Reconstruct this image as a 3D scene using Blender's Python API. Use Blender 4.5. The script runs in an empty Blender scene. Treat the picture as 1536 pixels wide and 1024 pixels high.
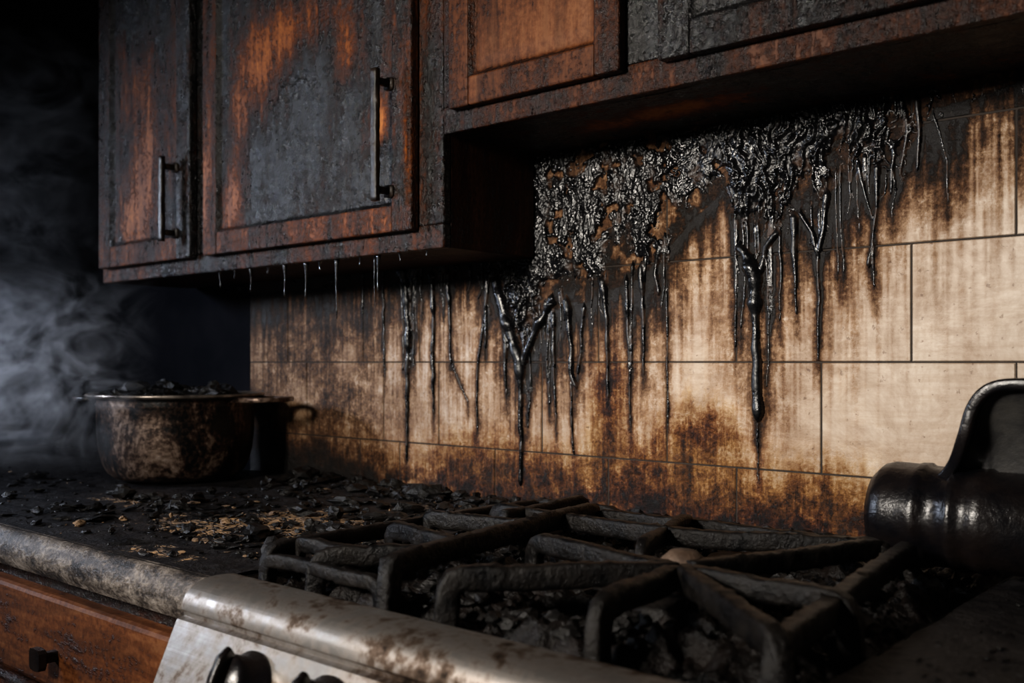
import bpy, bmesh, math, random
import numpy as np
from mathutils import Vector, Matrix
random.seed(7); rng=np.random.default_rng(7)
Z0=1.148; CY=-1.3; F=1500.0; TH=math.radians(41)
S_,C_=math.sin(TH),math.cos(TH)
HORZ=543.0
# ---- measuring helpers: photo reading -> world position on a known real plane
def ray(px,py):
    u=(px-768)/F; v=(HORZ-py)/F
    return (-S_+u*C_, C_+u*S_, v)
def at_y(px,py,Y=0.0):
    d=ray(px,py); t=(Y-CY)/d[1]
    return (t*d[0],Y,t*d[2])
def at_z(px,py,z):
    d=ray(px,py); t=z/d[2]
    return (t*d[0],CY+t*d[1],z)
def mpp(px,Y=0.0):
    return (Y-CY)/ray(px,543)[1]/F
scn=bpy.context.scene
# ---------------------------------------------------------------- noise
def _h(i,j,s):
    n=np.sin(i*127.1+j*311.7+s*74.7)*43758.5453
    return n-np.floor(n)
def vn(x,y,s=0):
    xi=np.floor(x); yi=np.floor(y); fx=x-xi; fy=y-yi
    fx=fx*fx*(3-2*fx); fy=fy*fy*(3-2*fy)
    a=_h(xi,yi,s);b=_h(xi+1,yi,s);c=_h(xi,yi+1,s);d=_h(xi+1,yi+1,s)
    return (a*(1-fx)+b*fx)*(1-fy)+(c*(1-fx)+d*fx)*fy
def fbm(x,y,s=0,o=4):
    t=0;a=.5;n=0
    for k in range(o):
        t=t+a*vn(x*2**k,y*2**k,s+k*13.0); n+=a; a*=.5
    return t/n
def sst(a,b,x):
    t=np.clip((x-a)/(b-a),0,1); return t*t*(3-2*t)
# ---------------------------------------------------------------- node helpers
def mk(name):
    m=bpy.data.materials.new(name); m.use_nodes=True
    nt=m.node_tree; b=nt.nodes['Principled BSDF']
    return m,nt,b
def nd(nt,typ,props=None,**inp):
    n=nt.nodes.new(typ)
    if props:
        for k,v in props.items(): setattr(n,k,v)
    for k,v in inp.items():
        key=k.replace('_',' ')
        s=n.inputs[int(k[1:])] if (k[0]=='i' and k[1:].isdigit()) else n.inputs[key]
        if isinstance(v,bpy.types.NodeSocket): nt.links.new(v,s)
        else: s.default_value=v
    return n
def mth(nt,op,a,b=0.0,c=None,clamp=False):
    n=nt.nodes.new('ShaderNodeMath'); n.operation=op; n.use_clamp=clamp
    for i,v in enumerate([a,b]+([c] if c is not None else [])):
        if isinstance(v,bpy.types.NodeSocket): nt.links.new(v,n.inputs[i])
        else: n.inputs[i].default_value=v
    return n.outputs[0]
def ramp(nt,fac,stops,interp='LINEAR'):
    n=nt.nodes.new('ShaderNodeValToRGB'); cr=n.color_ramp; cr.interpolation=interp
    while len(cr.elements)<len(stops): cr.elements.new(.5)
    for e,(p,c) in zip(cr.elements,stops):
        e.position=p; e.color=(c if len(c)==4 else (*c,1)) if not isinstance(c,float) else (c,c,c,1)
    nt.links.new(fac,n.inputs[0]); return n.outputs[0]
def mix(nt,fac,a,b,bt='MIX'):
    n=nt.nodes.new('ShaderNodeMix'); n.data_type='RGBA'; n.blend_type=bt
    for s,v in ((n.inputs[0],fac),(n.inputs[6],a),(n.inputs[7],b)):
        if isinstance(v,bpy.types.NodeSocket): nt.links.new(v,s)
        elif isinstance(v,(int,float)): s.default_value=v
        else: s.default_value=(*v,1)
    return n.outputs[2]
def coords(nt,scale=(1,1,1)):
    g=nd(nt,'ShaderNodeNewGeometry')
    mp=nd(nt,'ShaderNodeMapping',Vector=g.outputs['Position'],Scale=scale)
    return mp.outputs[0]
def noise(nt,vec,scale,detail=4,rough=.55,dist=0.0):
    n=nd(nt,'ShaderNodeTexNoise',Vector=vec,Scale=scale,Detail=detail,Roughness=rough,Distortion=dist)
    return n.outputs[0]
def mr(nt,v,a,b,c=0.0,d=1.0):
    return nd(nt,'ShaderNodeMapRange',Value=v,i1=a,i2=b,i3=c,i4=d).outputs[0]
def attr(nt,name):
    n=nt.nodes.new('ShaderNodeAttribute'); n.attribute_name=name; return n.outputs['Fac']
def bump(nt,b,h,strength=.5,dist=.002,normal=None):
    n=nd(nt,'ShaderNodeBump',Height=h,Strength=strength,Distance=dist)
    if normal is not None: nt.links.new(normal,n.inputs['Normal'])
    if b is not None: nt.links.new(n.outputs[0],b.inputs['Normal'])
    return n.outputs[0]
def setb(nt,b,**k):
    for kk,v in k.items():
        s=b.inputs[kk.replace('_',' ')]
        if isinstance(v,bpy.types.NodeSocket): nt.links.new(v,s)
        else: s.default_value=(*v,1) if isinstance(v,tuple) and len(v)==3 and s.type=='RGBA' else v
# ---------------------------------------------------------------- materials
def wood_mat(name,light,dark,grain_axis='z'):
    m,nt,b=mk(name)
    sc=(30,30,2.2) if grain_axis=='z' else (2.2,30,30)
    sc2=(1,1,.32) if grain_axis=='z' else (.32,1,1)
    g=noise(nt,coords(nt,sc),1.0,5,.6,.6)
    c0=coords(nt)
    wood=ramp(nt,g,[(.3,dark),(.52,light),(.75,tuple(x*.55 for x in light))])
    n1=noise(nt,coords(nt,sc2),12,6,.70,.5)
    n2=noise(nt,c0,120,4,.7)
    n3=noise(nt,coords(nt,(60,60,7) if grain_axis=='z' else (7,60,60)),1.0,4,.7)
    v=mth(nt,'ADD',attr(nt,'char'),mth(nt,'MULTIPLY',mth(nt,'SUBTRACT',n1,.5),1.2))
    v=mth(nt,'ADD',v,mth(nt,'MULTIPLY',mth(nt,'SUBTRACT',n2,.5),.75))
    v=mth(nt,'ADD',v,mth(nt,'MULTIPLY',mth(nt,'SUBTRACT',n3,.5),.70))
    tint=ramp(nt,v,[(.0,(1,1,1)),(.20,(.66,.56,.46)),(.42,(.26,.185,.14)),(.70,(.06,.040,.030))])
    col=mix(nt,1.0,wood,tint,'MULTIPLY')
    mask=mr(nt,v,.38,.80)
    col=mix(nt,mask,col,(.004,.0038,.004))
    vo=nd(nt,'ShaderNodeTexVoronoi',{'feature':'SMOOTH_F1'},Vector=coords(nt,(1,1,.8)),Scale=170.0)
    bl=mr(nt,vo.outputs[0],.0,.5,1.0,0.0)
    pat=mr(nt,noise(nt,c0,30,3,.6),.40,.58)
    h=mth(nt,'ADD',mth(nt,'MULTIPLY',bl,pat),mth(nt,'MULTIPLY',noise(nt,c0,240,4,.7),1.1))
    h=mth(nt,'ADD',h,mth(nt,'MULTIPLY',noise(nt,c0,80,3,.6),1.2))
    h=mth(nt,'MULTIPLY',h,mth(nt,'ADD',mask,.12))
    h=mth(nt,'ADD',h,mth(nt,'MULTIPLY',g,.12))
    bump(nt,b,h,.8,.0022)
    rr=noise(nt,c0,26,5,.7)
    rough=mr(nt,rr,.35,.68,.12,.50)
    rough=mth(nt,'MAXIMUM',rough,mr(nt,mask,0,1,.58,.12))
    setb(nt,b,Base_Color=col,Roughness=rough)
    nt.links.new(mr(nt,mask,0,1,.18,.50),b.inputs['Specular IOR Level'])
    return m
M_wood=wood_mat('charred_cabinet_wood',(.34,.125,.024),(.12,.040,.009))
M_woodr=wood_mat('sooty_cabinet_wood',(.145,.058,.022),(.062,.025,.010))
M_woodx=wood_mat('drawer_wood',(.13,.052,.019),(.052,.021,.008),'x')
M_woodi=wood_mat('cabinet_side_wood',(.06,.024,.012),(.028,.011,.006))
def tile_mat():
    m,nt,b=mk('sooty_beige_tile'); c=coords(nt)
    n0=noise(nt,c,5,4,.6); n1=noise(nt,c,190,5,.75); n2=noise(nt,coords(nt,(1,1,.10)),150,3,.6); n3=noise(nt,c,40,6,.75)
    base=mix(nt,n0,(.375,.315,.255),(.46,.395,.33))
    sp=ramp(nt,noise(nt,c,85,3,.6),[(.30,(.4,.28,.18)),(.37,(1,1,1))])
    base=mix(nt,.75,base,sp,'MULTIPLY')
    dust=ramp(nt,noise(nt,c,11,6,.75,.5),[(.36,(.60,.50,.40)),(.62,(1,1,1))])
    base=mix(nt,.9,base,dust,'MULTIPLY')
    scr=ramp(nt,noise(nt,nd(nt,'ShaderNodeMapping',Vector=c,Rotation=(0,.5,0),Scale=(9,9,90)).outputs[0],1.0,5,.7),[(.40,(.86,.81,.75)),(.56,(1,1,1))])
    base=mix(nt,.8,base,scr,'MULTIPLY')
    s=attr(nt,'soot'); a=attr(nt,'scorch')
    k=mth(nt,'ADD',mth(nt,'MULTIPLY',mth(nt,'SUBTRACT',n1,.5),1.3),mth(nt,'MULTIPLY',mth(nt,'SUBTRACT',n2,.5),.8))
    k=mth(nt,'ADD',k,mth(nt,'MULTIPLY',mth(nt,'SUBTRACT',n3,.5),2.0))
    def eff(x):
        w=mth(nt,'MINIMUM',mth(nt,'MULTIPLY',x,2.6),1.0)
        return mth(nt,'ADD',x,mth(nt,'MULTIPLY',k,mth(nt,'MULTIPLY',w,.85)),clamp=True)
    se=eff(s); ae=eff(a)
    t1=ramp(nt,ae,[(0,(1,1,1)),(.20,(.90,.74,.50)),(.42,(.62,.37,.13)),(.66,(.30,.14,.036)),(.95,(.035,.018,.010))])
    t2=ramp(nt,se,[(0,(1,1,1)),(.18,(.66,.50,.35)),(.38,(.31,.185,.10)),(.62,(.10,.055,.028)),(.92,(.014,.011,.009))])
    col=mix(nt,1.0,mix(nt,1.0,base,t1,'MULTIPLY'),t2,'MULTIPLY')
    both=mth(nt,'MAXIMUM',se,ae)
    h=mth(nt,'ADD',mth(nt,'MULTIPLY',mth(nt,'MULTIPLY',mth(nt,'ADD',n1,n3),both),1.2),mth(nt,'MULTIPLY',n0,.3))
    bump(nt,b,h,.8,.0025)
    r=mth(nt,'ADD',.34,mth(nt,'MULTIPLY',n3,.3))
    setb(nt,b,Base_Color=col,Roughness=r)
    b.inputs['Specular IOR Level'].default_value=.4
    return m
M_tile=tile_mat()
def simple(name,c1,c2,scale=20,rough=.6,metal=0.0,bs=.4,bd=.002,bscale=None,ax=(1,1,1),spec=.5):
    m,nt,b=mk(name); c=coords(nt,ax)
    n=noise(nt,c,scale,5,.62)
    col=ramp(nt,n,[(.35,c1),(.65,c2)])
    n2=noise(nt,c,bscale or scale*4,5,.65)
    bump(nt,b,n2,bs,bd)
    setb(nt,b,Base_Color=col,Roughness=mth(nt,'ADD',rough-.12,mth(nt,'MULTIPLY',n,.25)),Metallic=metal)
    b.inputs['Specular IOR Level'].default_value=spec
    return m
M_grout=simple('dirty_grout',(.010,.007,.005),(.03,.021,.015),30,.9)
def tar_mat(nm='molten_black_tar'):
    m,nt,b=mk(nm); c=coords(nt)
    n=noise(nt,c,70,5,.6); n2=noise(nt,c,300,3,.55); n4=noise(nt,c,34,5,.72)
    gm=nd(nt,'ShaderNodeNewGeometry'); sx=nd(nt,'ShaderNodeSeparateXYZ',Vector=gm.outputs['Position'])
    thin=mr(nt,sx.outputs[1],-.0050,-.0014)
    bro=mr(nt,n4,.50,.62)
    f=mth(nt,'MULTIPLY',thin,bro)
    col=mix(nt,f,(.0030,.0030,.0035),(.042,.020,.010))
    h=mth(nt,'ADD',n,mth(nt,'MULTIPLY',n2,.35))
    bump(nt,b,h,.6,.0025)
    ro=mth(nt,'ADD',.10,mth(nt,'MULTIPLY',n2,.18)); ro=mth(nt,'ADD',ro,mr(nt,n4,.42,.60,0.0,.20)); ro=mth(nt,'ADD',ro,mth(nt,'MULTIPLY',f,.3))
    setb(nt,b,Base_Color=col,Roughness=ro)
    b.inputs['Specular IOR Level'].default_value=.48
    return m
M_tar=tar_mat()
M_char=simple('charcoal_debris',(.0018,.0018,.002),(.013,.012,.0115),45,.38,0,.9,.003,160,spec=.26)
M_ash=simple('tan_flakes',(.05,.03,.018),(.20,.125,.065),30,.8,0,.6,.002)
M_iron=simple('burnt_cast_iron',(.0022,.0022,.0025),(.010,.0085,.0075),38,.34,0,1.0,.0026,150,spec=.17)
M_soil=simple('burnt_cooktop',(.0015,.0015,.0015),(.009,.0065,.0055),22,.38,0,1.0,.006,90,spec=.18)
M_black=simple('black_enamel',(.003,.003,.004),(.010,.007,.006),16,.26,0,.6,.0018,90,spec=.38)
M_hand=simple('blackened_metal_pull',(.004,.004,.0045),(.022,.014,.009),40,.32,0,.8,.0018,160,spec=.4)
M_wallp=simple('sooty_plaster',(.002,.0025,.004),(.006,.006,.008),4,.95,spec=.05)
M_floor=simple('sooty_floor',(.010,.009,.008),(.03,.026,.022),6,.6)
M_rust=simple('rusty_burner',(.04,.022,.012),(.12,.08,.055),40,.7,.1,.6,.002)
def steel_mat():
    m,nt,b=mk('smoked_stainless_steel'); c=coords(nt)
    n=noise(nt,coords(nt,(1,1,1)),9,7,.72,.4); nb=noise(nt,coords(nt,(4,300,300)),1,3,.5); n3=noise(nt,c,70,4,.6)
    v=mth(nt,'ADD',n,mth(nt,'MULTIPLY',mth(nt,'SUBTRACT',n3,.5),.40))
    col=ramp(nt,v,[(.35,(.016,.011,.008)),(.43,(.085,.060,.044)),(.51,(.23,.205,.185)),(.7,(.38,.36,.34))])
    bump(nt,b,mth(nt,'ADD',nb,mth(nt,'MULTIPLY',n3,.8)),.18,.001)
    setb(nt,b,Base_Color=col,Metallic=.9,Roughness=mr(nt,v,.38,.62,.65,.36))
    return m
M_steel=steel_mat()
def pot_mat():
    m,nt,b=mk('scorched_pot_metal'); c=coords(nt)
    n=noise(nt,coords(nt,(1,1,.55)),16,6,.68,.6); n3=noise(nt,c,110,4,.6)
    v=mth(nt,'ADD',n,mth(nt,'MULTIPLY',mth(nt,'SUBTRACT',n3,.5),.4))
    col=ramp(nt,v,[(.43,(.006,.0055,.0055)),(.52,(.045,.026,.018)),(.62,(.20,.14,.105)),(.80,(.42,.35,.30))])
    bump(nt,b,n3,.5,.002)
    setb(nt,b,Base_Color=col,Metallic=.5,Roughness=mth(nt,'ADD',.22,mth(nt,'MULTIPLY',n3,.3)))
    return m
M_pot=pot_mat()
M_rimm=simple('dulled_rim_metal',(.06,.05,.042),(.36,.31,.27),30,.33,.8,.3,.001)
def counter_mat():
    m,nt,b=mk('burnt_laminate_top'); c=coords(nt)
    e=attr(nt,'expose'); n=noise(nt,c,26,5,.7,.5); n2=noise(nt,c,120,4,.65)
    vo=nd(nt,'ShaderNodeTexVoronoi',{'feature':'DISTANCE_TO_EDGE'},Vector=coords(nt,(1,2.2,1)),Scale=45.0).outputs[0]
    crack=mr(nt,vo,.02,.10)
    v=mth(nt,'ADD',e,mth(nt,'MULTIPLY',mth(nt,'SUBTRACT',n,.5),1.6))
    v=mth(nt,'ADD',v,mth(nt,'MULTIPLY',mth(nt,'SUBTRACT',n2,.5),.6))
    mk_=mth(nt,'MULTIPLY',mr(nt,v,.5,.62),crack)
    tan=ramp(nt,n2,[(.3,(.11,.058,.027)),(.6,(.38,.235,.12))])
    dark=ramp(nt,n,[(.35,(.004,.004,.005)),(.65,(.016,.014,.014))])
    col=mix(nt,mk_,dark,tan)
    h=mth(nt,'ADD',mth(nt,'MULTIPLY',n2,.9),mth(nt,'MULTIPLY',mk_,-.8))
    bump(nt,b,h,1.0,.005)
    setb(nt,b,Base_Color=col,Roughness=mth(nt,'ADD',.26,mth(nt,'MULTIPLY',n,.4)))
    b.inputs['Specular IOR Level'].default_value=.3
    return m
M_ctop=counter_mat()
def edge_mat():
    m,nt,b=mk('smoked_counter_edge'); c=coords(nt)
    n=noise(nt,coords(nt,(.55,1,1.3)),20,7,.75,.2); n2=noise(nt,c,160,4,.7)
    v=mth(nt,'ADD',n,mth(nt,'MULTIPLY',mth(nt,'SUBTRACT',n2,.5),.55))
    col=ramp(nt,v,[(.38,(.007,.006,.006)),(.49,(.045,.036,.030)),(.61,(.135,.115,.098)),(.78,(.25,.22,.19))])
    bump(nt,b,v,.9,.004); setb(nt,b,Base_Color=col,Roughness=.5); b.inputs['Specular IOR Level'].default_value=.35; return m
M_cedge=edge_mat()

# ---------------------------------------------------------------- mesh helpers
def obj(name,me,mats,parent=None,smooth=False):
    o=bpy.data.objects.new(name,me); scn.collection.objects.link(o)
    for m in (mats if isinstance(mats,(list,tuple)) else [mats]): me.materials.append(m)
    if smooth: me.polygons.foreach_set('use_smooth',[True]*len(me.polygons))
    if parent: o.parent=parent
    return o
def empty(name,loc=(0,0,0)):
    e=bpy.data.objects.new(name,None); e.empty_display_size=.05; scn.collection.objects.link(e); return e
def addattr(me,name,arr):
    a=me.attributes.new(name,'FLOAT','POINT'); a.data.foreach_set('value',np.asarray(arr,dtype=np.float32).ravel())
def box(name,x0,x1,y0,y1,z0,z1,mat,parent=None,bev=.003,char=.3):
    bm=bmesh.new(); bmesh.ops.create_cube(bm,size=1)
    for v in bm.verts:
        v.co=Vector(((x0+x1)/2+v.co.x*(x1-x0),(y0+y1)/2+v.co.y*(y1-y0),Z0+(z0+z1)/2+v.co.z*(z1-z0)))
    if bev: bmesh.ops.bevel(bm,geom=bm.edges[:],offset=bev,segments=2,affect='EDGES',profile=.5)
    me=bpy.data.meshes.new(name); bm.to_mesh(me); bm.free()
    addattr(me,'char',[char]*len(me.vertices))
    return obj(name,me,mat,parent)
def gridmesh(name,P,mat,parent=None,attrs=None,smooth=True,flip=False):
    ny,nx,_=P.shape
    idx=np.arange(ny*nx).reshape(ny,nx)
    f=np.stack([idx[:-1,:-1],idx[:-1,1:],idx[1:,1:],idx[1:,:-1]],-1).reshape(-1,4)
    if flip: f=f[:,::-1]
    me=bpy.data.meshes.new(name); me.from_pydata(P.reshape(-1,3).tolist(),[],f.tolist()); me.update()
    if attrs:
        for k,a in attrs.items(): addattr(me,k,a)
    return obj(name,me,mat,parent,smooth)
def extr_x(name,prof,x0,x1,mat,parent=None,smooth=False,char=.3):
    n=len(prof); V=[(x0,y,Z0+z) for y,z in prof]+[(x1,y,Z0+z) for y,z in prof]
    Fc=[(i,(i+1)%n,n+(i+1)%n,n+i) for i in range(n)]+[tuple(range(n))[::-1],tuple(range(n,2*n))]
    me=bpy.data.meshes.new(name); me.from_pydata(V,[],Fc); me.update()
    bm=bmesh.new(); bm.from_mesh(me); bmesh.ops.recalc_face_normals(bm,faces=bm.faces[:])
    if smooth:
        for e in bm.edges:
            if len(e.link_faces)==2 and e.calc_face_angle(0)>.75: e.smooth=False
    bm.to_mesh(me); bm.free()
    addattr(me,'char',[char]*len(me.vertices))
    o=obj(name,me,mat,parent)
    if smooth:
        for p in me.polygons: p.use_smooth=len(p.vertices)==4
    return o
def sweep_geo(pts,w,h,side=None,nseg=10,rad=None,crust=0.0):
    V=[];Fc=[]
    pts=[Vector(p) for p in pts]
    if crust:
        q=[]
        for a,b in zip(pts[:-1],pts[1:]):
            L=(b-a).length; k=max(1,int(L/.006)); q+=[a.lerp(b,i/k) for i in range(k)]
        pts=q+[pts[-1]]; nseg=12
    for i,p in enumerate(pts):
        t=(pts[min(i+1,len(pts)-1)]-pts[max(i-1,0)]).normalized()
        if side is None:
            ref=Vector((0,0,1)) if abs(t.z)<.9 else Vector((0,1,0))
            s=t.cross(ref).normalized()
        else: s=Vector(side)
        nn=s.cross(t).normalized()
        k=rad[i] if rad else 1
        for j in range(nseg):
            a=2*math.pi*(j+.5)/nseg
            ca,sa=math.cos(a),math.sin(a); q=.42
            o=s*(w/2*k*math.copysign(abs(ca)**q,ca))+nn*(h/2*k*math.copysign(abs(sa)**q,sa))
            if crust: o=o*(1+crust*random.uniform(-1,1)*(1+2.5*(random.random()<.06)))
            V.append(p+o)
    for i in range(len(pts)-1):
        for j in range(nseg):
            a=i*nseg+j; b=i*nseg+(j+1)%nseg
            Fc.append((a,b,b+nseg,a+nseg))
    Fc.append(tuple(range(nseg))[::-1]); Fc.append(tuple(range((len(pts)-1)*nseg,len(pts)*nseg)))
    return V,Fc
def multi(name,parts,mat,parent=None,smooth=True,char=None):
    V=[];Fc=[]
    for v,f in parts:
        o=len(V); V+= [tuple(q) for q in v]; Fc+=[tuple(i+o for i in ff) for ff in f]
    me=bpy.data.meshes.new(name); me.from_pydata(V,[],Fc); me.update()
    bm=bmesh.new(); bm.from_mesh(me); bmesh.ops.recalc_face_normals(bm,faces=bm.faces[:]); bm.to_mesh(me); bm.free()
    if char is not None: addattr(me,'char',[char]*len(me.vertices))
    return obj(name,me,mat,parent,smooth)
def lathe_geo(prof,cx,cy,nseg=64,axis='z'):
    V=[];Fc=[]
    for r,z in prof:
        for j in range(nseg):
            a=2*math.pi*j/nseg
            if axis=='z': V.append((cx+r*math.cos(a),cy+r*math.sin(a),z))
            else: V.append((z,cx+r*math.cos(a),cy+r*math.sin(a)))
    for i in range(len(prof)-1):
        for j in range(nseg):
            a=i*nseg+j;b=i*nseg+(j+1)%nseg
            Fc.append((a,b,b+nseg,a+nseg))
    return V,Fc
_bm=bmesh.new(); bmesh.ops.create_icosphere(_bm,subdivisions=1,radius=1)
ICO_V=np.array([v.co[:] for v in _bm.verts]); ICO_F=[tuple(v.index for v in f.verts) for f in _bm.faces]; _bm.free()
_bm=bmesh.new(); bmesh.ops.create_icosphere(_bm,subdivisions=2,radius=1)
ICO2_V=np.array([v.co[:] for v in _bm.verts]); ICO2_F=[tuple(v.index for v in f.verts) for f in _bm.faces]; _bm.free()
def chunks(name,items,mats,parent=None):
    V=[];Fc=[];MI=[]
    for itm in items:
        x,y,z,s,fl=itm[:5]; mi_=itm[5] if len(itm)>5 else 0
        IV,IF=(ICO2_V,ICO2_F) if s>.007 else (ICO_V,ICO_F)
        q=IV*rng.uniform(.62 if s>.007 else .5,1.2,(len(IV),1))
        q=np.sign(q)*np.abs(q)**1.15
        q=q*np.array([s*rng.uniform(.7,1.9),s*rng.uniform(.6,1.3),s*fl])
        a=rng.uniform(0,6.28); tl=rng.uniform(-.3,.3)
        ca,sa=math.cos(a),math.sin(a)
        R=np.array([[ca,-sa,0],[sa,ca,0],[0,0,1]])@np.array([[1,0,0],[0,math.cos(tl),-math.sin(tl)],[0,math.sin(tl),math.cos(tl)]])
        q=q@R.T; q[:,2]-=q[:,2].min()*.85
        q=q+np.array([x,y,Z0+z]); o=len(V)
        V+=q.tolist(); Fc+=[tuple(i+o for i in f) for f in IF]; MI+=[mi_]*len(IF)
    me=bpy.data.meshes.new(name); me.from_pydata(V,[],Fc); me.update()
    o=obj(name,me,mats,parent); me.polygons.foreach_set('material_index',MI); return o

# ================================================================ WALL FIELDS
CT=-.238
CBL,CBR=.175,.345
CF=-.224
XS=-1.074
res=.0013
gx=np.arange(-1.95,-.20,res); gz=np.arange(-.245,.36,res)
X,Zg=np.meshgrid(gx,gz)
bpts=[(375,415),(575,405),(600,425),(640,418),(700,408),(740,425),(760,490),(782,530),(805,490),(850,455),(880,455),(905,440),(960,420),(990,390),(1040,330),(1085,290),(1105,360),(1135,365),(1160,335),(1200,325),(1228,345),(1250,285),(1290,262),(1330,255),(1370,215),(1400,165),(1450,150),(1536,120)]
bw=[at_y(a,b) for a,b in bpts]
zb=np.interp(gx,[p[0] for p in bw],[p[2] for p in bw])[None,:]
A=(Zg-zb)
big=fbm(X*22,Zg*12,41,4)
tarenv=sst(-1.47,-1.36,X)*(1-sst(-.52,-.36,X+.10*(big-.5)*2))
wx=X+.016*(fbm(X*25,Zg*25,5)-.5)*2; wz=Zg+.022*(fbm(X*25,Zg*25,9)-.5)*2
r1=1-np.abs(2*fbm(wx*80,wz*26,21,3)-1)
r2=1-np.abs(2*fbm(wx*230,wz*150,33,3)-1)
fine=fbm(X*330,Zg*300,37,3)
cov=A/.026+(big-.5)*4.5
web=np.clip(cov/3,0,1)*tarenv
crusty=sst(-.98,-.86,X)*(1-sst(-.74,-.68,X))
crusty=np.maximum(crusty,sst(-1.09,-1.04,X)*(1-sst(-.80,-.74,X))*sst(.04,.10,Zg))
thk=(.0085*(1-.72*crusty))*np.clip(r1,0,1)**6+.0022*r2**3+.0050*big+.0014*fine+.0006-.0105*(1-web)-.0016
thk=np.where(cov>-.2,thk,-.01)
bald=sst(.60,.68,fbm(X*45,Zg*45,57,4))*crusty
thk=thk-.006*bald
T=thk.copy()
drips=[
 ([(604,405),(610,430),(613,500),(611,600),(611,690)],[26,20,14,7,4]),
 ([(648,410),(650,470),(650,560),(651,620)],[16,9,7,4]),
 ([(672,410),(675,470),(676,545)],[12,6,4]),
 ([(680,550),(692,580),(702,602)],[3,4,3]),
 ([(735,410),(716,560),(716,650)],[8,4,3]),
 ([(730,410),(728,520)],[12,4]),
 ([(745,420),(765,490),(780,540),(782,600),(782,680),(781,724)],[24,30,24,12,8,12]),
 ([(830,455),(812,480),(795,520),(784,550)],[24,22,18,12]),
 ([(760,490),(758,560),(760,590)],[12,6,5]),
 ([(830,470),(832,560),(834,640)],[12,5,3]),
 ([(850,450),(856,500),(858,560),(864,580)],[24,14,10,9]),
 ([(856,580),(860,680)],[5,3]),
 ([(876,460),(872,520),(868,560)],[10,5,4]),
 ([(905,420),(911,480),(912,560),(912,595)],[20,10,5,5]),
 ([(940,420),(944,520),(946,640)],[14,6,3]),
 ([(962,400),(966,480),(966,560)],[14,7,4]),
 ([(990,370),(984,410),(988,440)],[16,9,9]),
 ([(1000,440),(1002,640)],[4,2]),
 ([(1110,370),(1122,385),(1133,420),(1134,480),(1135,550),(1136,590),(1137,622)],[22,34,30,22,19,21,26]),
 ([(1165,350),(1150,370),(1140,410)],[20,16,12]),
 ([(1137,620),(1137,720)],[5,2]),
 ([(1104,300),(1104,420),(1103,520)],[7,5,2]),
 ([(1150,380),(1154,480),(1150,580)],[6,4,2]),
 ([(1190,325),(1193,400),(1196,470)],[20,8,4]),
 ([(1200,320),(1218,350),(1226,380)],[14,12,15]),
 ([(1228,380),(1229,470),(1228,540)],[6,4,3]),
 ([(1170,345),(1172,400),(1170,480)],[9,5,3]),
 ([(1240,290),(1235,340),(1228,380)],[18,12,14]),
 ([(1318,250),(1316,310),(1308,360),(1304,398)],[14,7,5,8]),
 ([(1290,250),(1298,290),(1310,330)],[10,6,4]),
 ([(1342,230),(1335,290)],[10,4]),
 ([(1375,150),(1380,200),(1375,255)],[12,9,5]),
 ([(1355,150),(1362,200),(1350,262)],[12,8,5]),
 ([(1400,170),(1408,200),(1420,240),(1422,300)],[4,3,2,2]),
 ([(1310,370),(1312,430)],[4,2]),
 ([(575,400),(577,560)],[7,2]),
 ([(545,400),(543,470)],[5,2]),
]
for i in range(60):
    px=random.uniform(590,1000) if i<36 else random.uniform(1100,1350)
    xx=at_y(px,500)[0]; ztop=float(np.interp(xx,gx,zb[0])); yt=543-ztop/mpp(px)
    L=random.choice([20,30,50,80,130]); w=random.choice([2,2.5,3,4])
    drips.append(([(px,yt-25),(px+random.uniform(-4,4),yt+L*.5),(px+random.uniform(-5,5),yt+L)],[w+4,w,w*.8]))
soot_d=np.zeros_like(X)
for pts,ws in drips:
    P=[at_y(a,b) for a,b in pts]; zs=np.array([p[2] for p in P]); xs=np.array([p[0] for p in P])
    rs=np.array([w*mpp(a)*.5*.74 for (a,b),w in zip(pts,ws)])
    o=np.argsort(zs); zs,xs,rs=zs[o],xs[o],rs[o]
    zt,zbm=zs[-1],zs[0]
    z1=gz[:,None]
    xc=np.interp(z1,zs,xs)+.0016*(vn(z1*45,z1*0+xs[0]*31,3)-.5)*2
    r=np.interp(z1,zs,rs)*(1+.40*(vn(z1*60,z1*0+xs[0]*77,8)-.5)*2)
    end=rs[0]*1.2
    tip=np.sqrt(np.clip((z1-(zbm-end))/(end*1.6),0,1))
    r=r*tip*np.clip((zt+.01-z1)/.012,0,1)
    on=(z1>zbm-end)&(z1<zt+.01)
    d=r*r-(X-xc)**2
    hh=np.where(on&(d>0),np.sqrt(np.maximum(d,0))*.95,-1)
    T=np.maximum(T,hh)
    zz1=np.clip((z1-(zbm-.05))/.06,0,1)*np.clip((zt+.02-z1)/.02,0,1)
    sg=.0028+.8*np.interp(z1,zs,rs)
    soot_d+= .5*zz1*np.exp(-((X-xc)/sg)**2)+.13*zz1*np.exp(-((X-xc)/(sg*3))**2)
allowed=((X>XS-.0)|(Zg<CBL))&(Zg<CBR)
T=np.where(allowed,T,-.01)
keep=T>.00015
V=np.stack([X,np.where(T>0,-T-.0008,.0005),Zg+Z0],-1)
kq=(keep[:-1,:-1]|keep[:-1,1:]|keep[1:,1:]|keep[1:,:-1])&allowed[:-1,:-1]&allowed[1:,1:]
idx=np.arange(X.size).reshape(X.shape)
q=np.stack([idx[:-1,:-1],idx[:-1,1:],idx[1:,1:],idx[1:,:-1]],-1)[kq]
used=np.unique(q); remap=-np.ones(X.size,dtype=np.int64); remap[used]=np.arange(len(used))
me=bpy.data.meshes.new('melted_soot_drips'); me.from_pydata(V.reshape(-1,3)[used].tolist(),[],remap[q].tolist()); me.update()
tar_o=obj('melted_soot_drips',me,M_tar,None,True)
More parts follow.
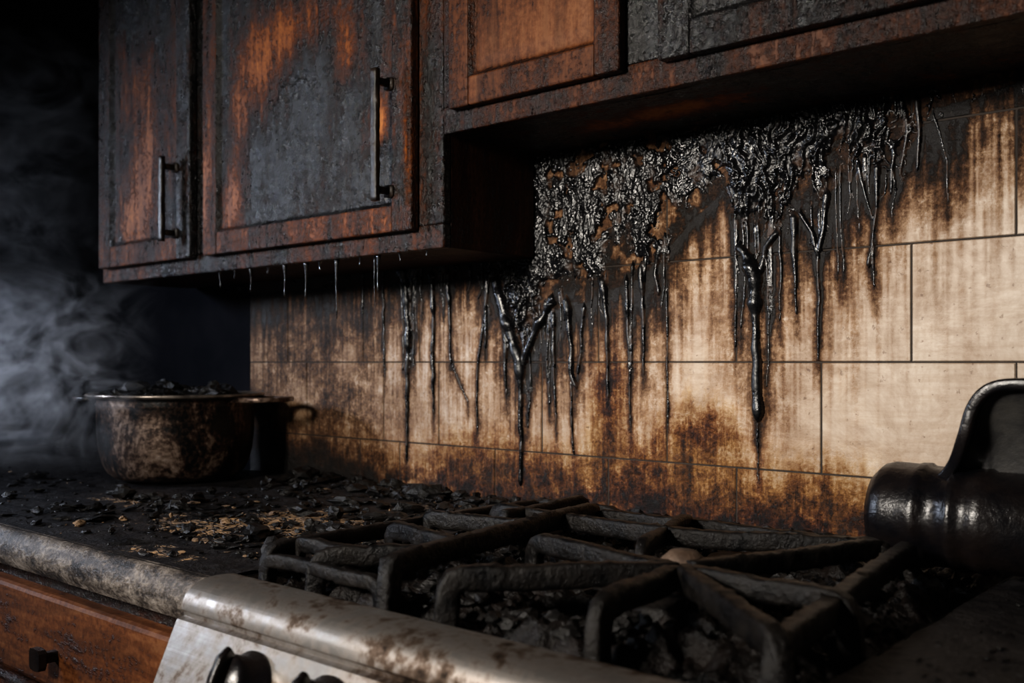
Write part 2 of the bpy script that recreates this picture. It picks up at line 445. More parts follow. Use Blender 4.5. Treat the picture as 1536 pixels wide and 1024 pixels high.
# --- stain fields
D=-A
streak=fbm(X*95,Zg*4,51,4); streak2=fbm(X*260,Zg*7,61,3); cloud=fbm(X*14,Zg*12,71,5)
d0=np.maximum(D,0)
base=np.exp(-d0/.016)*.95+.66*np.exp(-d0/.06)*np.clip(streak*2.6-.85,0,1.3)+.48*np.exp(-d0/.17)*np.clip(streak2*2.6-.95,0,1)
env=1-.35*sst(-.62,-.45,X)
soot=base*env*(.5+1.0*cloud)+soot_d
leftk=1-sst(-1.66,-1.30,X)
soot=soot+leftk*(.12+.34*cloud+.50*sst(.0,.15,Zg)*np.clip(streak*2-.3,0,1))
soot=soot+.14*sst(-.45,-.75,X)*np.clip(cloud*2.4-.8,0,1)
topr=sst(-.66,-.46,X)*sst(.15,.30,Zg)
soot=soot+topr*(.14+.60*np.clip(streak*2.2-.7,0,1))  # brown streaks, plus shadow near the top painted into the stain
soot=np.where(D<0,np.clip(.9-.5*bald-.2*(1-crusty)*(cloud>.55),.2,1),soot)
rr_=sst(-.50,-.42,X); soot=np.where(D<0,soot*(1-rr_)+rr_*(.32+.45*np.clip(streak*2.2-.6,0,1)),soot)
def gauss(px,py,sx,sy):
    p=at_y(px,py); m_=mpp(px)
    return np.exp(-((X-p[0])/(sx*m_))**2-((Zg-p[2])/(sy*m_))**2)
low=sst(-.09,-.235,Zg)*1.0
henv=sst(-1.42,-1.2,X)*(1-sst(-.56,-.46,X))
sc=low*(.34+.50*henv)*(.35+1.3*cloud)*(1-sst(-.54,-.40,X))
sc=sc+.60*gauss(912,600,32,70)+.35*gauss(912,690,40,50)+.60*gauss(1045,660,70,50)+.35*gauss(990,750,90,40)+.40*gauss(1140,770,90,40)+.35*gauss(800,740,50,45)+.40*gauss(1240,785,60,35)+.25*gauss(730,700,80,50)+.2*gauss(1280,790,40,40)
sc=np.minimum(sc*(.5+.95*streak)+.16*np.exp(-d0/.2)*np.clip(streak*2-.7,0,1)*henv,.78)
cl2=fbm(X*38,Zg*38,91,4)
soot=soot+.9*sst(-.185,-.24,Zg)*np.clip(cl2*2.8-1.05,0,1)*(1-sst(-.52,-.42,X))+.50*gauss(1050,640,45,26)*cl2+.50*gauss(912,575,22,30)*cl2+.22*gauss(930,730,40,30)+.2*gauss(1060,775,80,18)
soot=soot+leftk*sst(-.12,-.22,Zg)*.6
def samp(Fd,x,z):
    i=np.clip((z-gz[0])/res,0,len(gz)-1.001); j=np.clip((x-gx[0])/res,0,len(gx)-1.001)
    i0=i.astype(int); j0=j.astype(int); a=i-i0;b=j-j0
    return (Fd[i0,j0]*(1-b)+Fd[i0,j0+1]*b)*(1-a)+(Fd[i0+1,j0]*(1-b)+Fd[i0+1,j0+1]*b)*a
Vt=[];Ft=[];sA=[];cA=[];mi=[]
g=.0009
rows=[(-.304,-.152,[-.5025,-.702,-.928,-1.17,-1.415,-1.53,-1.775],[-.25,0,.245,.49]),
      (-.152,0,[-.574,-.819,-1.064,-1.309,-1.46,-1.70],[-.33,-.085,.16,.405]),
      (0,.152,[-.4535,-.702,-.947,-1.192,-1.36,-1.52,-1.765],[-.21,.035,.28,.525]),
      (.152,.304,[-.574,-.819,-1.064,-1.309],[-.33,-.085,.16,.405]),
      (.304,.456,[-.4535,-.702,-.947],[-.21,.035,.28,.525])]
voff=0
XL=-1.905; XR=.72
for z0,z1,ja,jb in rows:
    js=sorted([XL]+[j for j in ja+jb if XL<j<XR]+[XR])
    if z0>=.152: js=[j for j in js if j>-1.1]; js=[-1.12]+js
    if z0>.3: z1=.40
    for a,b in zip(js[:-1],js[1:]):
        zz0=max(z0,CT-.02); 
        def ln(p,q):
            p+=g;q-=g; n=max(2,int((q-p)/.0028)); return np.concatenate([[p],np.linspace(p+.0012,q-.0012,n),[q]])
        xs=ln(a,b); zs=ln(zz0,z1); xx,zz=np.meshgrid(xs,zs)
        edge=np.zeros_like(xx); edge[0]=edge[-1]=1; edge[:,0]=edge[:,-1]=1
        tx,tz=rng.uniform(-.003,.003,2)
        yy=edge*.0016+tx*(xx-(a+b)/2)+tz*(zz-(zz0+z1)/2)*.6
        n0=len(xs); m0=len(zs)
        Vt.append(np.stack([xx,yy,zz+Z0],-1).reshape(-1,3))
        id_=np.arange(n0*m0).reshape(m0,n0)+voff
        Ft.append(np.stack([id_[:-1,:-1],id_[:-1,1:],id_[1:,1:],id_[1:,:-1]],-1).reshape(-1,4))
        sA.append((samp(soot,xx,zz)).ravel()); cA.append(samp(sc,xx,zz).ravel())
        mi+= [0]*((n0-1)*(m0-1)); voff+=n0*m0
def addbox(x0,x1,y0,y1,z0,z1,mat_i):
    global voff
    v=np.array([(x,y,z+Z0) for x in (x0,x1) for y in (y0,y1) for z in (z0,z1)])
    f=np.array([(0,1,3,2),(4,6,7,5),(0,4,5,1),(2,3,7,6),(0,2,6,4),(1,5,7,3)])+voff
    Vt.append(v);Ft.append(f);sA.append(np.zeros(8));cA.append(np.zeros(8));mi.extend([mat_i]*6);voff+=8
addbox(XL,XR,.0014,.004,CT-.02,.41,1)
addbox(-3.6,1.2,.004,.12,-Z0,1.4,2)
me=bpy.data.meshes.new('wall_back')
me.from_pydata(np.concatenate(Vt).tolist(),[],np.concatenate(Ft).tolist()); me.update()
addattr(me,'soot',np.concatenate(sA)); addattr(me,'scorch',np.concatenate(cA))
wb=obj('wall_back',me,[M_tile,M_grout,M_wallp]); me.polygons.foreach_set('material_index',mi)
tar_o.parent=wb
box('wall_left',-3.7,-3.6,-3.4,.12,-Z0,1.4,M_wallp,bev=0)
box('floor',-3.7,1.2,-3.4,.12,-Z0-.06,-Z0,M_floor,bev=0)
box('ceiling',-3.7,1.2,-3.4,.12,1.4,1.46,M_wallp,bev=0)

# ================================================================ UPPER CABINETS
def door(par,pre,x0,x1,z0,z1,charf,frame_char,mat,st=.048,rail=.045,y=CF):
    yf=y-.019
    fc=frame_char
    box(pre+'_stile_l',x0,x0+st,yf,y-.001,z0,z1,mat,par,.003,fc[0])
    box(pre+'_stile_r',x1-st,x1,yf,y-.001,z0,z1,mat,par,.003,fc[1])
    box(pre+'_rail_b',x0+st,x1-st,yf+.0005,y-.001,z0,z0+rail,mat,par,.003,fc[2])
    box(pre+'_rail_t',x0+st,x1-st,yf+.0005,y-.001,z1-rail,z1,mat,par,.003,fc[2])
    a,b=x0+st-.001,x1-st+.001; c,d=z0+rail-.001,z1-rail+.001
    xs=np.arange(a,b+.0029,.003); zs=np.arange(c,d+.0029,.003); xs[-1]=b; zs[-1]=d
    xx,zz=np.meshgrid(xs,zs)
    e=np.minimum(np.minimum(xx-a,b-xx),np.minimum(zz-c,d-zz))
    ch=charf(xx,zz)+.25*(1-sst(.0,.012,e))
    yy=yf+.002+.008*sst(.0,.008,e)-.0015*sst(.014,.03,e)-.0018*np.clip(ch,0,1)*fbm(xx*70,zz*45,4)
    gridmesh(pre+'_panel',np.stack([xx,yy,zz+Z0],-1),mat,par,{'char':ch})
def pull(par,name,x,z0,z1,y):
    parts=[]
    pts=[(x,y,Z0+z0+(z1-z0)*t) for t in np.linspace(0,1,9)]
    parts.append(sweep_geo(pts,.014,.010,side=(1,0,0),crust=.10))
    for z in (z0+.018,z1-.018):
        parts.append(sweep_geo([(x,y,Z0+z),(x,y+.012,Z0+z),(x,CF-.014,Z0+z)],.011,.011,side=(1,0,0)))
        parts.append(sweep_geo([(x,CF-.024,Z0+z),(x,CF-.017,Z0+z)],.02,.02,side=(1,0,0)))
    return multi(name,parts,M_hand,par)
def gw(x,z,px,py,sx,sz,Y=CF-.02):
    p=at_y(px,py,Y); m_=mpp(px,Y)/1.0
    return np.exp(-((x-p[0])/(sx*m_*1.3))**2-((z-p[2])/(sz*m_))**2)
TOP=1.05
capA=empty('wall_cabinet')
XLc=-2.135
box('carcass',XLc+.001,XS,CF+.018,-.009,CBL,TOP,M_woodi,capA,.001,.30)
box('face_rail',XLc,XS,CF,CF+.018,CBL-.001,CBL+.036,M_wood,capA,.003,.62)
box('face_stile_l',XLc,XLc+.03,CF,CF+.018,CBL+.036,TOP,M_wood,capA,.003,.5)
box('face_stile_m',-1.765,-1.69,CF,CF+.018,CBL+.036,TOP,M_wood,capA,.003,.85)
box('face_stile_r',-1.14,XS,CF,CF+.018,CBL+.036,TOP,M_wood,capA,.003,.66)
def c1(x,z):
    v=.66+0*x
    for a in [(215,250,40,130,.36),(205,130,25,60,.15),(262,190,12,100,.2),(190,330,30,40,.2)]: v=v-a[4]*gw(x,z,*a[:4])
    return v+.25*sst(.62,.8,z)
def c2(x,z):
    v=.84+0*x
    for a in [(385,85,36,85,.56),(350,190,22,130,.34),(515,75,28,60,.42),(560,180,15,36,.85),(425,30,40,60,.25),(336,320,26,70,.50),(480,20,70,40,.25),(580,60,20,100,.36),(600,40,15,60,.25),(370,360,45,16,.5),(470,345,60,8,.3)]: v=v-a[4]*gw(x,z,*a[:4])
    return v
door(capA,'small_door',-2.118,-1.752,.204,TOP-.04,c1,(.62,.78,.50),M_wood,.05,.045)
door(capA,'large_door',-1.705,-1.125,.204,TOP-.04,c2,(.48,.62,.52),M_wood,.045,.042)
pull(capA,'handle_small',-1.80,.2365,.402,CF-.05)
pull(capA,'handle_large',-1.172,.249,.453,CF-.05)
capB=empty('over_range_cabinet')
XRb=.55
box('carcass',XS+.0005,XRb,CF+.018,-.013,CBR+.004,TOP,M_woodi,capB,.001,.75)
box('face_rail',XS+.0005,XRb,CF,CF+.018,CBR,CBR+.04,M_woodr,capB,.003,.50)
box('face_stile_l',XS+.0005,-1.03,CF,CF+.018,CBR+.04,TOP,M_woodr,capB,.003,.55)
box('face_stile_m',-.745,-.67,CF,CF+.018,CBR+.04,TOP,M_woodr,capB,.003,.95)
box('face_stile_r',-.20,-.13,CF,CF+.018,CBR+.04,TOP,M_woodr,capB,.003,.7)
def c3(x,z):
    v=.28+0*x
    return v-.2*gw(x,z,830,40,70,55)+.25*gw(x,z,930,40,20,60)+.3*gw(x,z,800,95,120,12)
def c4(x,z):
    v=.80+0*x
    return v-.5*gw(x,z,1250,15,130,30)
door(capB,'left_door',-1.045,-.738,.375,TOP-.04,c3,(.38,.50,.34),M_woodr,.04,.042)
door(capB,'middle_door',-.680,-.19,.375,TOP-.04,c4,(.75,.7,.66),M_woodr,.045,.042)
door(capB,'right_door',-.14,.30,.375,TOP-.04,c4,(.72,.7,.72),M_woodr,.045,.042)
xs=np.arange(XS+.004,XRb,.005); ys=np.arange(CF+.019,-.013,.005); xx,yy=np.meshgrid(xs,ys)
pp=at_z(1010,165,CBR); ch=.70-.66*np.exp(-((xx-pp[0])/.10)**2-((yy-pp[1])/.035)**2)-.40*np.exp(-((xx+.85)/.09)**2-((yy+.1)/.03)**2)
gridmesh('underside_board',np.stack([xx,yy,Z0+CBR+.003-.004*fbm(xx*30,yy*30,3)],-1),M_wood,capB,{'char':ch},flip=True)
parts=[]
for px,y0,y1,w in [(330,402,432,2),(352,400,418,2),(376,400,438,2.5),(402,396,410,3),(427,396,446,3),(459,392,448,3.5),(480,390,405,4),(505,388,478,3),(540,384,398,3),(567,380,440,3),(562,440,490,1.2),(600,376,392,3),(640,372,384,3)]:
    p=at_y(px,543,CF+.01); s=mpp(px,CF+.01); zt=CBL+.002; zb_=(543-y1)*s
    n=10; pts=[];rd=[]
    for i in range(n):
        t=i/(n-1); pts.append((p[0]+.001*math.sin(t*5+px),p[1],Z0+zt+(zb_-zt)*t))
        rd.append(max(.3,2.6*(1-t)**3+.55+(.7*math.exp(-((t-.93)/.06)**2))) if i<n-1 else .4)
    parts.append(sweep_geo(pts,w*s*.8,w*s*.8,side=(1,0,0),rad=rd,nseg=8))
M_strand=tar_mat('glassy_resin_strand')
_b=M_strand.node_tree.nodes['Principled BSDF']; _b.inputs['Coat Weight'].default_value=1.0
multi('hanging_tar_strands',parts,M_strand,capA)

# ================================================================ COUNTER + BASE CABINET
SX0,SX1=-.965,-.315
ctr=empty('kitchen_counter')
nose=[(-.03,CT-.004),(-.665,CT-.004),(-.678,CT-.001),(-.690,CT-.004),(-.699,CT-.012),(-.703,CT-.025),(-.701,CT-.040),(-.694,CT-.052),(-.68,CT-.056),(-.03,CT-.056)]
extr_x('countertop_slab',nose,-2.9,SX0-.004,M_cedge,ctr,True)
def topgrid(name,x0,x1,par,expf):
    xs=np.arange(x0,x1,.005); ys=np.arange(-.682,-.009,.005); xs[-1]=x1; xx,yy=np.meshgrid(xs,ys)
    e=expf(xx,yy)
    zz=CT-.002+.005*fbm(xx*45,yy*45,2,5)*(1-sst(-.64,-.675,yy)*.75)
    gridmesh(name,np.stack([xx,yy,zz+Z0],-1),M_ctop,par,{'expose':e})
def ex(x,y):
    v=.10+0*x
    for px,py,sx,sy,a in [(330,790,.18,.10,.66),(480,775,.13,.08,.66),(560,800,.10,.08,.60),(180,750,.10,.04,.5),(640,760,.05,.06,.4),(250,830,.10,.03,.4)]:
        p=at_z(px,py,CT); v=v+a*np.exp(-((x-p[0])/sx)**2-((y-p[1])/sy)**2)
    return np.minimum(v,.62)
topgrid('burnt_surface',-2.9,SX0-.006,ctr,ex)
box('base_carcass',-2.88,SX0-.01,-.64,-.01,-Z0+.1,CT-.057,M_woodi,ctr,.001,.6)
box('toe_kick',-2.88,SX0-.01,-.58,-.57,-Z0,-Z0+.1,M_woodi,ctr,.001,.8)
box('top_rail',-2.88,SX0-.01,-.662,-.64,CT-.085,CT-.057,M_woodx,ctr,.003,.7)
for i,(a,b) in enumerate([(-2.05,-1.60),(-1.59,-.985)]):
    box('drawer_front_%d'%i,a,b,-.686,-.642,-.445,CT-.080,M_woodx,ctr,.007,.26)
    box('cupboard_door_%d'%i,a,b,-.680,-.642,-Z0+.12,-.457,M_woodx,ctr,.006,.42)
    kx=-1.349 if i else -1.83
    multi('drawer_knob_%d'%i,[sweep_geo([(kx,-.686,Z0-.395),(kx,-.70,Z0-.395),(kx,-.705,Z0-.395),(kx,-.715,Z0-.395)],.030,.030,side=(1,0,0),rad=[.5,.5,1,1])],M_black,ctr,False)
box('face_mid_rail',-2.88,SX0-.01,-.66,-.64,-.47,-.44,M_woodx,ctr,.002,.6)
cr=empty('side_counter')
extr_x('countertop_slab',nose,SX1+.004,.75,M_cedge,cr,True)
topgrid('burnt_surface',SX1+.006,.75,cr,lambda x,y:.05+0*x)
box('base_carcass',SX1+.01,.74,-.64,-.01,-Z0+.1,CT-.057,M_woodx,cr,.002,.5)
box('toe_kick',SX1+.01,.74,-.58,-.57,-Z0,-Z0+.1,M_woodi,cr,.001,.8)

# ================================================================ STOVE
st=empty('gas_stove')
lip=[(-.650,-.275),(-.651,-.250),(-.653,-.242),(-.657,-.2375),(-.663,-.2350),(-.672,-.234),(-.685,-.2335),(-.697,-.2345),(-.707,-.237),(-.716,-.242),(-.722,-.248),(-.726,-.256),(-.727,-.263),(-.724,-.266),(-.724,-.270),(-.732,-.272),(-.740,-.290),(-.762,-.340),(-.778,-.378),(-.780,-.385),(-.775,-.392),(-.70,-.392),(-.65,-.30)]
extr_x('front_lip_and_control_panel',lip,SX0,SX1,M_steel,st,True)
box('oven_body',SX0,SX1,-.70,-.012,-Z0+.03,-.262,M_black,st,.003)
box('oven_door',SX0+.004,SX1-.004,-.745,-.70,-Z0+.2,-.40,M_steel,st,.006)
multi('oven_handle',[sweep_geo([(SX0+.05,-.745,Z0-.45),(SX0+.05,-.79,Z0-.45),(SX0+.07,-.80,Z0-.45),(SX1-.07,-.80,Z0-.45),(SX1-.05,-.79,Z0-.45),(SX1-.05,-.745,Z0-.45)],.02,.02,side=(0,0,1))],M_steel,st)
xs=np.arange(SX0,SX1+.003,.003); ys=np.arange(-.652,-.012,.003); xx,yy=np.meshgrid(xs,ys); xx=np.minimum(xx,SX1)
e=np.minimum(np.minimum(xx-SX0,SX1-xx),np.minimum(yy+.652,-.012-yy))
cl=fbm(xx*26,yy*26,11,5); rg=1-np.abs(2*fbm(xx*45,yy*45,14,4)-1)
zz=-.260+.034*np.clip(cl-.35,0,1)*2*sst(0,.05,e)+.012*rg**3*sst(0,.03,e)+.018*(1-sst(.0,.015,e))
gridmesh('cooktop',np.stack([xx,yy,zz+Z0],-1),M_soil,st)
GT=-.200
def finger(p0,p1,leg0=True,leg1=False,w=.013,h=.018,zt=GT,crust=.075):
    w*=1.05; h*=1.2
    p0=Vector((p0[0],p0[1],0));p1=Vector((p1[0],p1[1],0)); d=(p1-p0); L=d.length; d.normalize()
    side=Vector((-d.y,d.x,0)); pts=[]
    def P(s,z): return Vector((p0.x+d.x*s,p0.y+d.y*s,Z0+z))
    if leg0: pts+=[P(0,-.255),P(.001,zt-.028),P(.003,zt-.011),P(.008,zt-.003),P(.016,zt)]
    else: pts+=[P(0,zt)]
    for t in (.3,.5,.7): pts.append(P(L*t,zt+random.uniform(-.0022,.0022)))
    if leg1: pts+=[P(L-.016,zt),P(L-.008,zt-.003),P(L-.003,zt-.011),P(L-.001,zt-.028),P(L,-.255)]
    else: pts+=[P(L,zt)]
    return sweep_geo(pts,w,h,side=side,crust=crust)
c0=(-.500,-.487)
gr=[finger((-.735,-.640),(-.800,-.208),True,True,.017,.020),
    finger((-.655,-.640),c0,True,False,.016,.020),
    finger((-.480,-.642),(-.498,-.50),True,False,.016,.020),
    finger((-.322,-.640),(-.490,-.495),True,False,.016,.020),
    finger((-.330,-.492),c0,True,False,.015),
    finger((-.716,-.440),(-.51,-.485),True,False,.015),
    finger((-.405,-.215),(-.497,-.47),True,False,.014),
    finger((-.386,-.200),(-.325,-.642),True,True,.017,.020,GT-.004),
    finger((-.91,-.290),(-.62,-.312),True,False,.013),
    finger((-.62,-.312),(-.40,-.225),False,True,.013),
    finger((-.66,-.20),(-.60,-.40),True,True,.013),
    finger((-.80,-.208),(-.48,-.20),True,True,.012,.015,GT-.006)]
multi('grate_main',gr,M_iron,st)
gl=[finger((-.935,-.640),(-.935,-.165),True,True,.013,.016,GT-.010),
    finger((-.895,-.490),(-.745,-.525),True,False,.015),
    finger((-.850,-.640),(-.775,-.560),True,False,.014,.018,GT-.006),
    finger((-.935,-.60),(-.81,-.60),True,False,.013,.015,GT-.006),
    finger((-.93,-.40),(-.78,-.38),True,False,.013),
    finger((-.86,-.15),(-.85,-.34),True,False,.013),
    finger((-.935,-.165),(-.79,-.165),True,True,.012,.015,GT-.008),
    finger((-.935,-.642),(-.74,-.642),True,True,.012,.013,GT-.018)]
multi('grate_side',gl,M_iron,st)
for i,(bx,by,r) in enumerate([(-.50,-.487,.042),(-.56,-.26,.036),(-.84,-.52,.036),(-.86,-.26,.036)]):
    multi('burner_%d'%i,[lathe_geo([(r*1.25,Z0-.255),(r*1.25,Z0-.243),(r,Z0-.238),(r,Z0-.228),(r*.92,Z0-.224),(0.001,Z0-.222)],bx,by,32)],M_soil if i else M_iron,st)
multi('rusted_igniter',[lathe_geo([(.018,Z0-.225),(.024,Z0-.205),(.022,Z0-.192),(.013,Z0-.184),(.0001,Z0-.183)],-.515,-.452,14)],M_rust,st)
def knob(x,i):
    nrm=Vector((0,-.919,.395)); nrm.normalize()
    c=Vector((x,-.748,Z0-.308))
    u=Vector((1,0,0)); v=nrm.cross(u)
    prof=[(.033,0),(.033,.004),(.027,.007),(.026,.026),(.023,.031),(.0005,.032)]
    V=[];Fc=[];n=32
    for r,h in prof:
        for j in range(n):
            a=6.28318*j/n; V.append(c+u*(r*math.cos(a))+v*(r*math.sin(a))+nrm*h)
    for k in range(len(prof)-1):
        for j in range(n): Fc.append((k*n+j,k*n+(j+1)%n,(k+1)*n+(j+1)%n,(k+1)*n+j))
    gp=sweep_geo([c+nrm*.030-v*.026,c+nrm*.036-v*.018,c+nrm*.037,c+nrm*.036+v*.018,c+nrm*.030+v*.026],.009,.016,side=(1,0,0))
    multi('knob_%d'%i,[(V,Fc),gp],M_black,st)
for i,x in enumerate([-.812,-.698,-.590,-.482,-.375]): knob(x,i)

# ================================================================ STOCK POT
pot=empty('cooking_pot')
pc=(-1.852,-.210); R=.153; pz0=CT+.004; pz1=-.066
def PZ(z): return Z0+z
prof=[(.001,PZ(pz0)),(R*.70,PZ(pz0)),(R*.79,PZ(pz0+.005)),(R*.87,PZ(pz0+.016)),(R*.93,PZ(pz0+.034)),(R*.97,PZ(pz0+.058)),(R*.99,PZ(pz0+.085)),(R,PZ(pz0+.11)),(R,PZ(pz1-.022)),(R*1.012,PZ(pz1-.018)),(R*1.0,PZ(pz1-.012)),(R*1.01,PZ(pz1-.006))]
multi('body',[lathe_geo(prof,pc[0],pc[1],96)],M_pot,pot)
prof=[(R*1.01,PZ(pz1-.006)),(R*1.12,PZ(pz1-.003)),(R*1.14,PZ(pz1+.001)),(R*1.12,PZ(pz1+.004)),(R*.98,PZ(pz1+.001)),(R*.97,PZ(pz1-.02)),(R*.96,PZ(pz0+.06)),(R*.66,PZ(pz0+.008)),(.001,PZ(pz0+.008))]
multi('rolled_rim',[lathe_geo(prof,pc[0],pc[1],96)],M_rimm,pot)
def phandle(ang,ex=0):
    ca,sa=math.cos(ang),math.sin(ang); d=Vector((ca,sa,0)); s=Vector((-sa,ca,0)); c=Vector((pc[0],pc[1],Z0+pz1-.008))
    pts=[c+d*(R*.99)-s*.05,c+d*(R+.03+ex)-s*.052,c+d*(R+.052+ex)-s*.038,c+d*(R+.06+ex),c+d*(R+.052+ex)+s*.038,c+d*(R+.03+ex)+s*.052,c+d*(R*.99)+s*.05]
    return sweep_geo(pts,.018,.010)
multi('handles',[phandle(math.radians(28),.025),phandle(math.radians(213),-.01)],M_pot,pot)
xs=np.linspace(-1,1,60); xx,yy=np.meshgrid(xs,xs); rr=np.sqrt(xx**2+yy**2)+1e-6
k=np.maximum(np.abs(xx),np.abs(yy))/rr; px_=pc[0]+xx*k*R*.955; py_=pc[1]+yy*k*R*.955
zz=pz1-.03+.05*fbm(px_*30,py_*30,77,4)*(1-sst(.7,1,rr*k))
gridmesh('burnt_food',np.stack([px_,py_,zz+Z0],-1),M_char,pot)
it=[]
for i in range(80):
    a=random.uniform(0,6.28); r=R*.8*math.sqrt(random.random()); it.append((pc[0]+r*math.cos(a),pc[1]+r*math.sin(a),pz1-.012+random.uniform(0,.026)*(1-r/R),random.uniform(.008,.026),.6))
chunks('food_crust',it,M_char,pot)

# ================================================================ TOPPLED PAN AT RIGHT
kt=empty('toppled_roasting_pan')
dc=(-.125,Z0+CT+.063); 
pr=[(.001,-.452),(.030,-.451),(.047,-.447),(.056,-.437),(.059,-.425),(.058,-.400),(.0595,-.395),(.0595,-.388),(.0565,-.384),(.0555,-.360),(.0595,-.357),(.0595,-.350),(.0560,-.345),(.0565,-.335),(.0585,-.330),(.0585,-.320),(.056,-.315),(.056,-.20),(.05,-.19),(.001,-.185)]
dv,df=lathe_geo(pr,dc[0],dc[1],56,'x')
dv=[(x,y+random.uniform(-.0008,.0008),z+random.uniform(-.0008,.0008)) for x,y,z in dv]
multi('drum_body',[(dv,df)],M_black,kt)
outl=[(1335,760),(1395,728),(1425,700),(1446,655),(1458,615),(1475,590),(1500,578),(1545,576),(1600,578),(1650,590)]
yb=-.16
P=[at_y(a,b,yb) for a,b in outl]
rim=[Vector((p[0],yb+.03*max(0,(-.08-p[2]))/.1,Z0+p[2])) for p in P]
def cat(pts,n=6):
    out=[]
    for i in range(len(pts)-1):
        p0,p1,p2,p3=pts[max(i-1,0)],pts[i],pts[i+1],pts[min(i+2,len(pts)-1)]
        for k in range(n):
            t=k/n
            out.append(.5*((2*p1)+(-p0+p2)*t+(2*p0-5*p1+4*p2-p3)*t*t+(-p0+3*p1-3*p2+p3)*t**3))
    out.append(pts[-1]); return out
rimS=cat(rim)
multi('rolled_rim',[sweep_geo(rimS,.013,.013,side=(0,1,0))],M_black,kt)
M_dish=simple('dusty_black_enamel',(.010,.010,.011),(.035,.033,.030),20,.5,0,.5,.0015,90,spec=.3)
V=[];Fc=[]
for p in rimS:
    V+= [p+Vector((0,.004,0)),Vector((p.x+.012,p.y+.035,(p.z+Z0-.13)/2)),Vector((p.x+.015,p.y+.03,Z0-.15))]
for i in range(len(rimS)-1):
    a=i*3; Fc+=[(a,a+3,a+4,a+1),(a+1,a+4,a+5,a+2)]
multi('dished_side',[(V,Fc)],M_dish,kt)

# ================================================================ DEBRIS
it=[]
def dens():
    r=random.random()
    if r<.40: return (random.uniform(-1.62,-.98),random.uniform(-.60,-.08))
    if r<.60: return (random.uniform(-2.4,-.98),random.uniform(-.67,-.36))
    if r<.72: return (random.uniform(-1.15,-.98),random.uniform(-.45,-.05))
    return (random.uniform(-1.65,-.98),-.02-abs(random.gauss(0,.045)))
def inpot(x,y,s): return math.hypot(x-pc[0],y-pc[1])<R+.005+s*1.5
n=0
while n<2600:
    x,y=dens(); s=random.uniform(.0012,.0042)
    if random.random()<.24: s=random.uniform(.005,.011)
    if random.random()<.03: s=random.uniform(.013,.020)
    if y>-.12: s*=1.5
    if inpot(x,y,s) or y>-s*2-.006 or x>SX0-.012-s*2: continue
    fl=random.uniform(.12,.32) if random.random()<.5 else random.uniform(.4,.75)
    it.append((x,y,CT+.0005,s,fl,1 if (random.random()<.14 and s<.008) else 0)); n+=1
p=at_z(385,808,CT); it.append((p[0],p[1],CT,.024,.45,0))
chunks('charred_rubble',it,[M_char,M_ash])
it=[]
for i in range(900):
    if i<360: x=random.uniform(SX0+.02,-.47); y=-.022-abs(random.gauss(0,.03)); s=random.uniform(.004,.014); z=-.243
    else: x=random.uniform(SX0+.03,SX1-.03); y=random.uniform(-.62,-.03); s=abs(random.gauss(0,.006))+.002; z=-.243
    y=min(y,-s*1.6-.012)
    if x>-.47 and y>-.21: continue
    it.append((x,y,z,s,random.uniform(.5,.9),1 if random.random()<.02 and s<.008 else 0))
chunks('cooktop_rubble',it,[M_char,M_ash],st)
chunks('side_counter_grit',[(random.uniform(-.29,.1),random.uniform(-.66,-.2),CT+.001,random.uniform(.001,.0035),.4) for i in range(360)],M_char,cr)

# ================================================================ SMOKE
m=bpy.data.materials.new('drifting_smoke'); m.use_nodes=True; nt=m.node_tree; nt.nodes.clear()
out=nt.nodes.new('ShaderNodeOutputMaterial'); vs=nt.nodes.new('ShaderNodeVolumePrincipled')
geo=nd(nt,'ShaderNodeNewGeometry')
c=nd(nt,'ShaderNodeMapping',Vector=geo.outputs['Position'],Scale=(1.2,1.2,1.7)).outputs[0]
n1=noise(nt,c,5.5,4,.60,3.0)
v=mr(nt,n1,.48,.66)
sep=nd(nt,'ShaderNodeSeparateXYZ',Vector=geo.outputs['Position'])
fx=mr(nt,sep.outputs[0],-1.58,-1.92)
fz=mr(nt,sep.outputs[2],Z0+.17,Z0-.02)
fz=mth(nt,'ADD',fz,.06)
fb=mr(nt,sep.outputs[2],Z0-.20,Z0-.08)
dn=mth(nt,'MULTIPLY',v,mth(nt,'MULTIPLY',mth(nt,'MULTIPLY',fx,fz),fb))
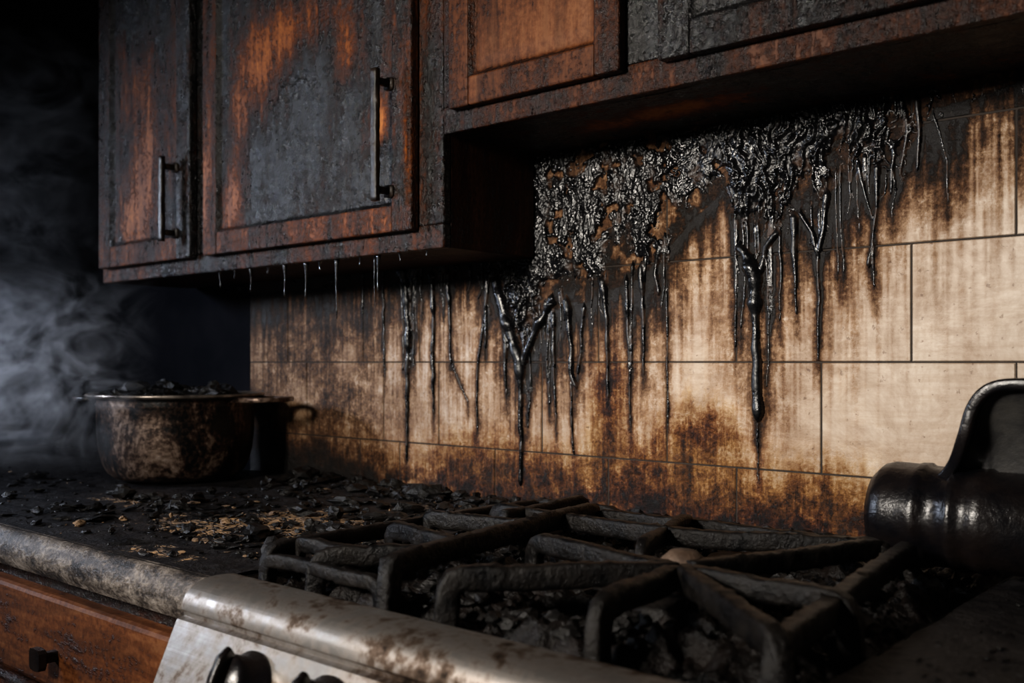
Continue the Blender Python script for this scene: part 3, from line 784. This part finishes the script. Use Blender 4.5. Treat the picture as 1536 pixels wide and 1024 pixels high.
dn=mth(nt,'MULTIPLY',dn,6.0)
nt.links.new(dn,vs.inputs['Density']); vs.inputs['Color'].default_value=(.80,.82,.88,1); vs.inputs['Anisotropy'].default_value=.1
nt.links.new(vs.outputs[0],out.inputs['Volume'])
try: m.cycles.volume_step_rate=2.0
except Exception: pass
so=box('smoke_cloud',-2.75,-1.56,-.80,-.39,CT+.035,.55,m,None,0)

# ================================================================ LIGHTS
def area(name,loc,target,size,power,col,sy=None,spread=None):
    l=bpy.data.lights.new(name,'AREA'); l.size=size; l.energy=power; l.color=col
    if sy: l.shape='RECTANGLE'; l.size_y=sy
    if spread: l.spread=math.radians(spread)
    o=bpy.data.objects.new(name,l); scn.collection.objects.link(o); o.location=loc
    o.rotation_euler=(Vector(target)-Vector(loc)).to_track_quat('-Z','Y').to_euler(); return o
area('key_light',(-.98,-2.15,Z0+.55),(-.72,0,Z0-.02),.26,16.5,(1,.93,.84),None,90)
area('cool_smoke_light',(-3.2,-1.7,Z0+.55),(-1.98,-.5,Z0-.02),.30,6.0,(.74,.83,1.0),None,55)  # added cool lamp for the smoke and door sheen; no window there
area('soft_fill',(-.3,-2.6,Z0-.35),(-.8,-.1,Z0+.35),.5,1.6,(1,.92,.84))
w=bpy.data.worlds.new('World'); scn.world=w; w.use_nodes=True
w.node_tree.nodes['Background'].inputs[0].default_value=(.4,.45,.55,1); w.node_tree.nodes['Background'].inputs[1].default_value=.003
# ================================================================ CAMERA
cam=bpy.data.cameras.new('camera'); co=bpy.data.objects.new('camera',cam); scn.collection.objects.link(co)
cam.sensor_width=36; cam.lens=F/1536*36; cam.shift_y=(HORZ-512)/1536; cam.clip_start=.02
co.location=(0,CY,Z0); co.rotation_euler=(math.pi/2,0,TH); scn.camera=co
cam.dof.use_dof=True; cam.dof.focus_distance=1.35; cam.dof.aperture_fstop=5.0
scn.view_settings.view_transform='Standard'
try: scn.view_settings.look='Medium High Contrast'
except Exception: scn.view_settings.look='None'
print('LOOK',scn.view_settings.look)
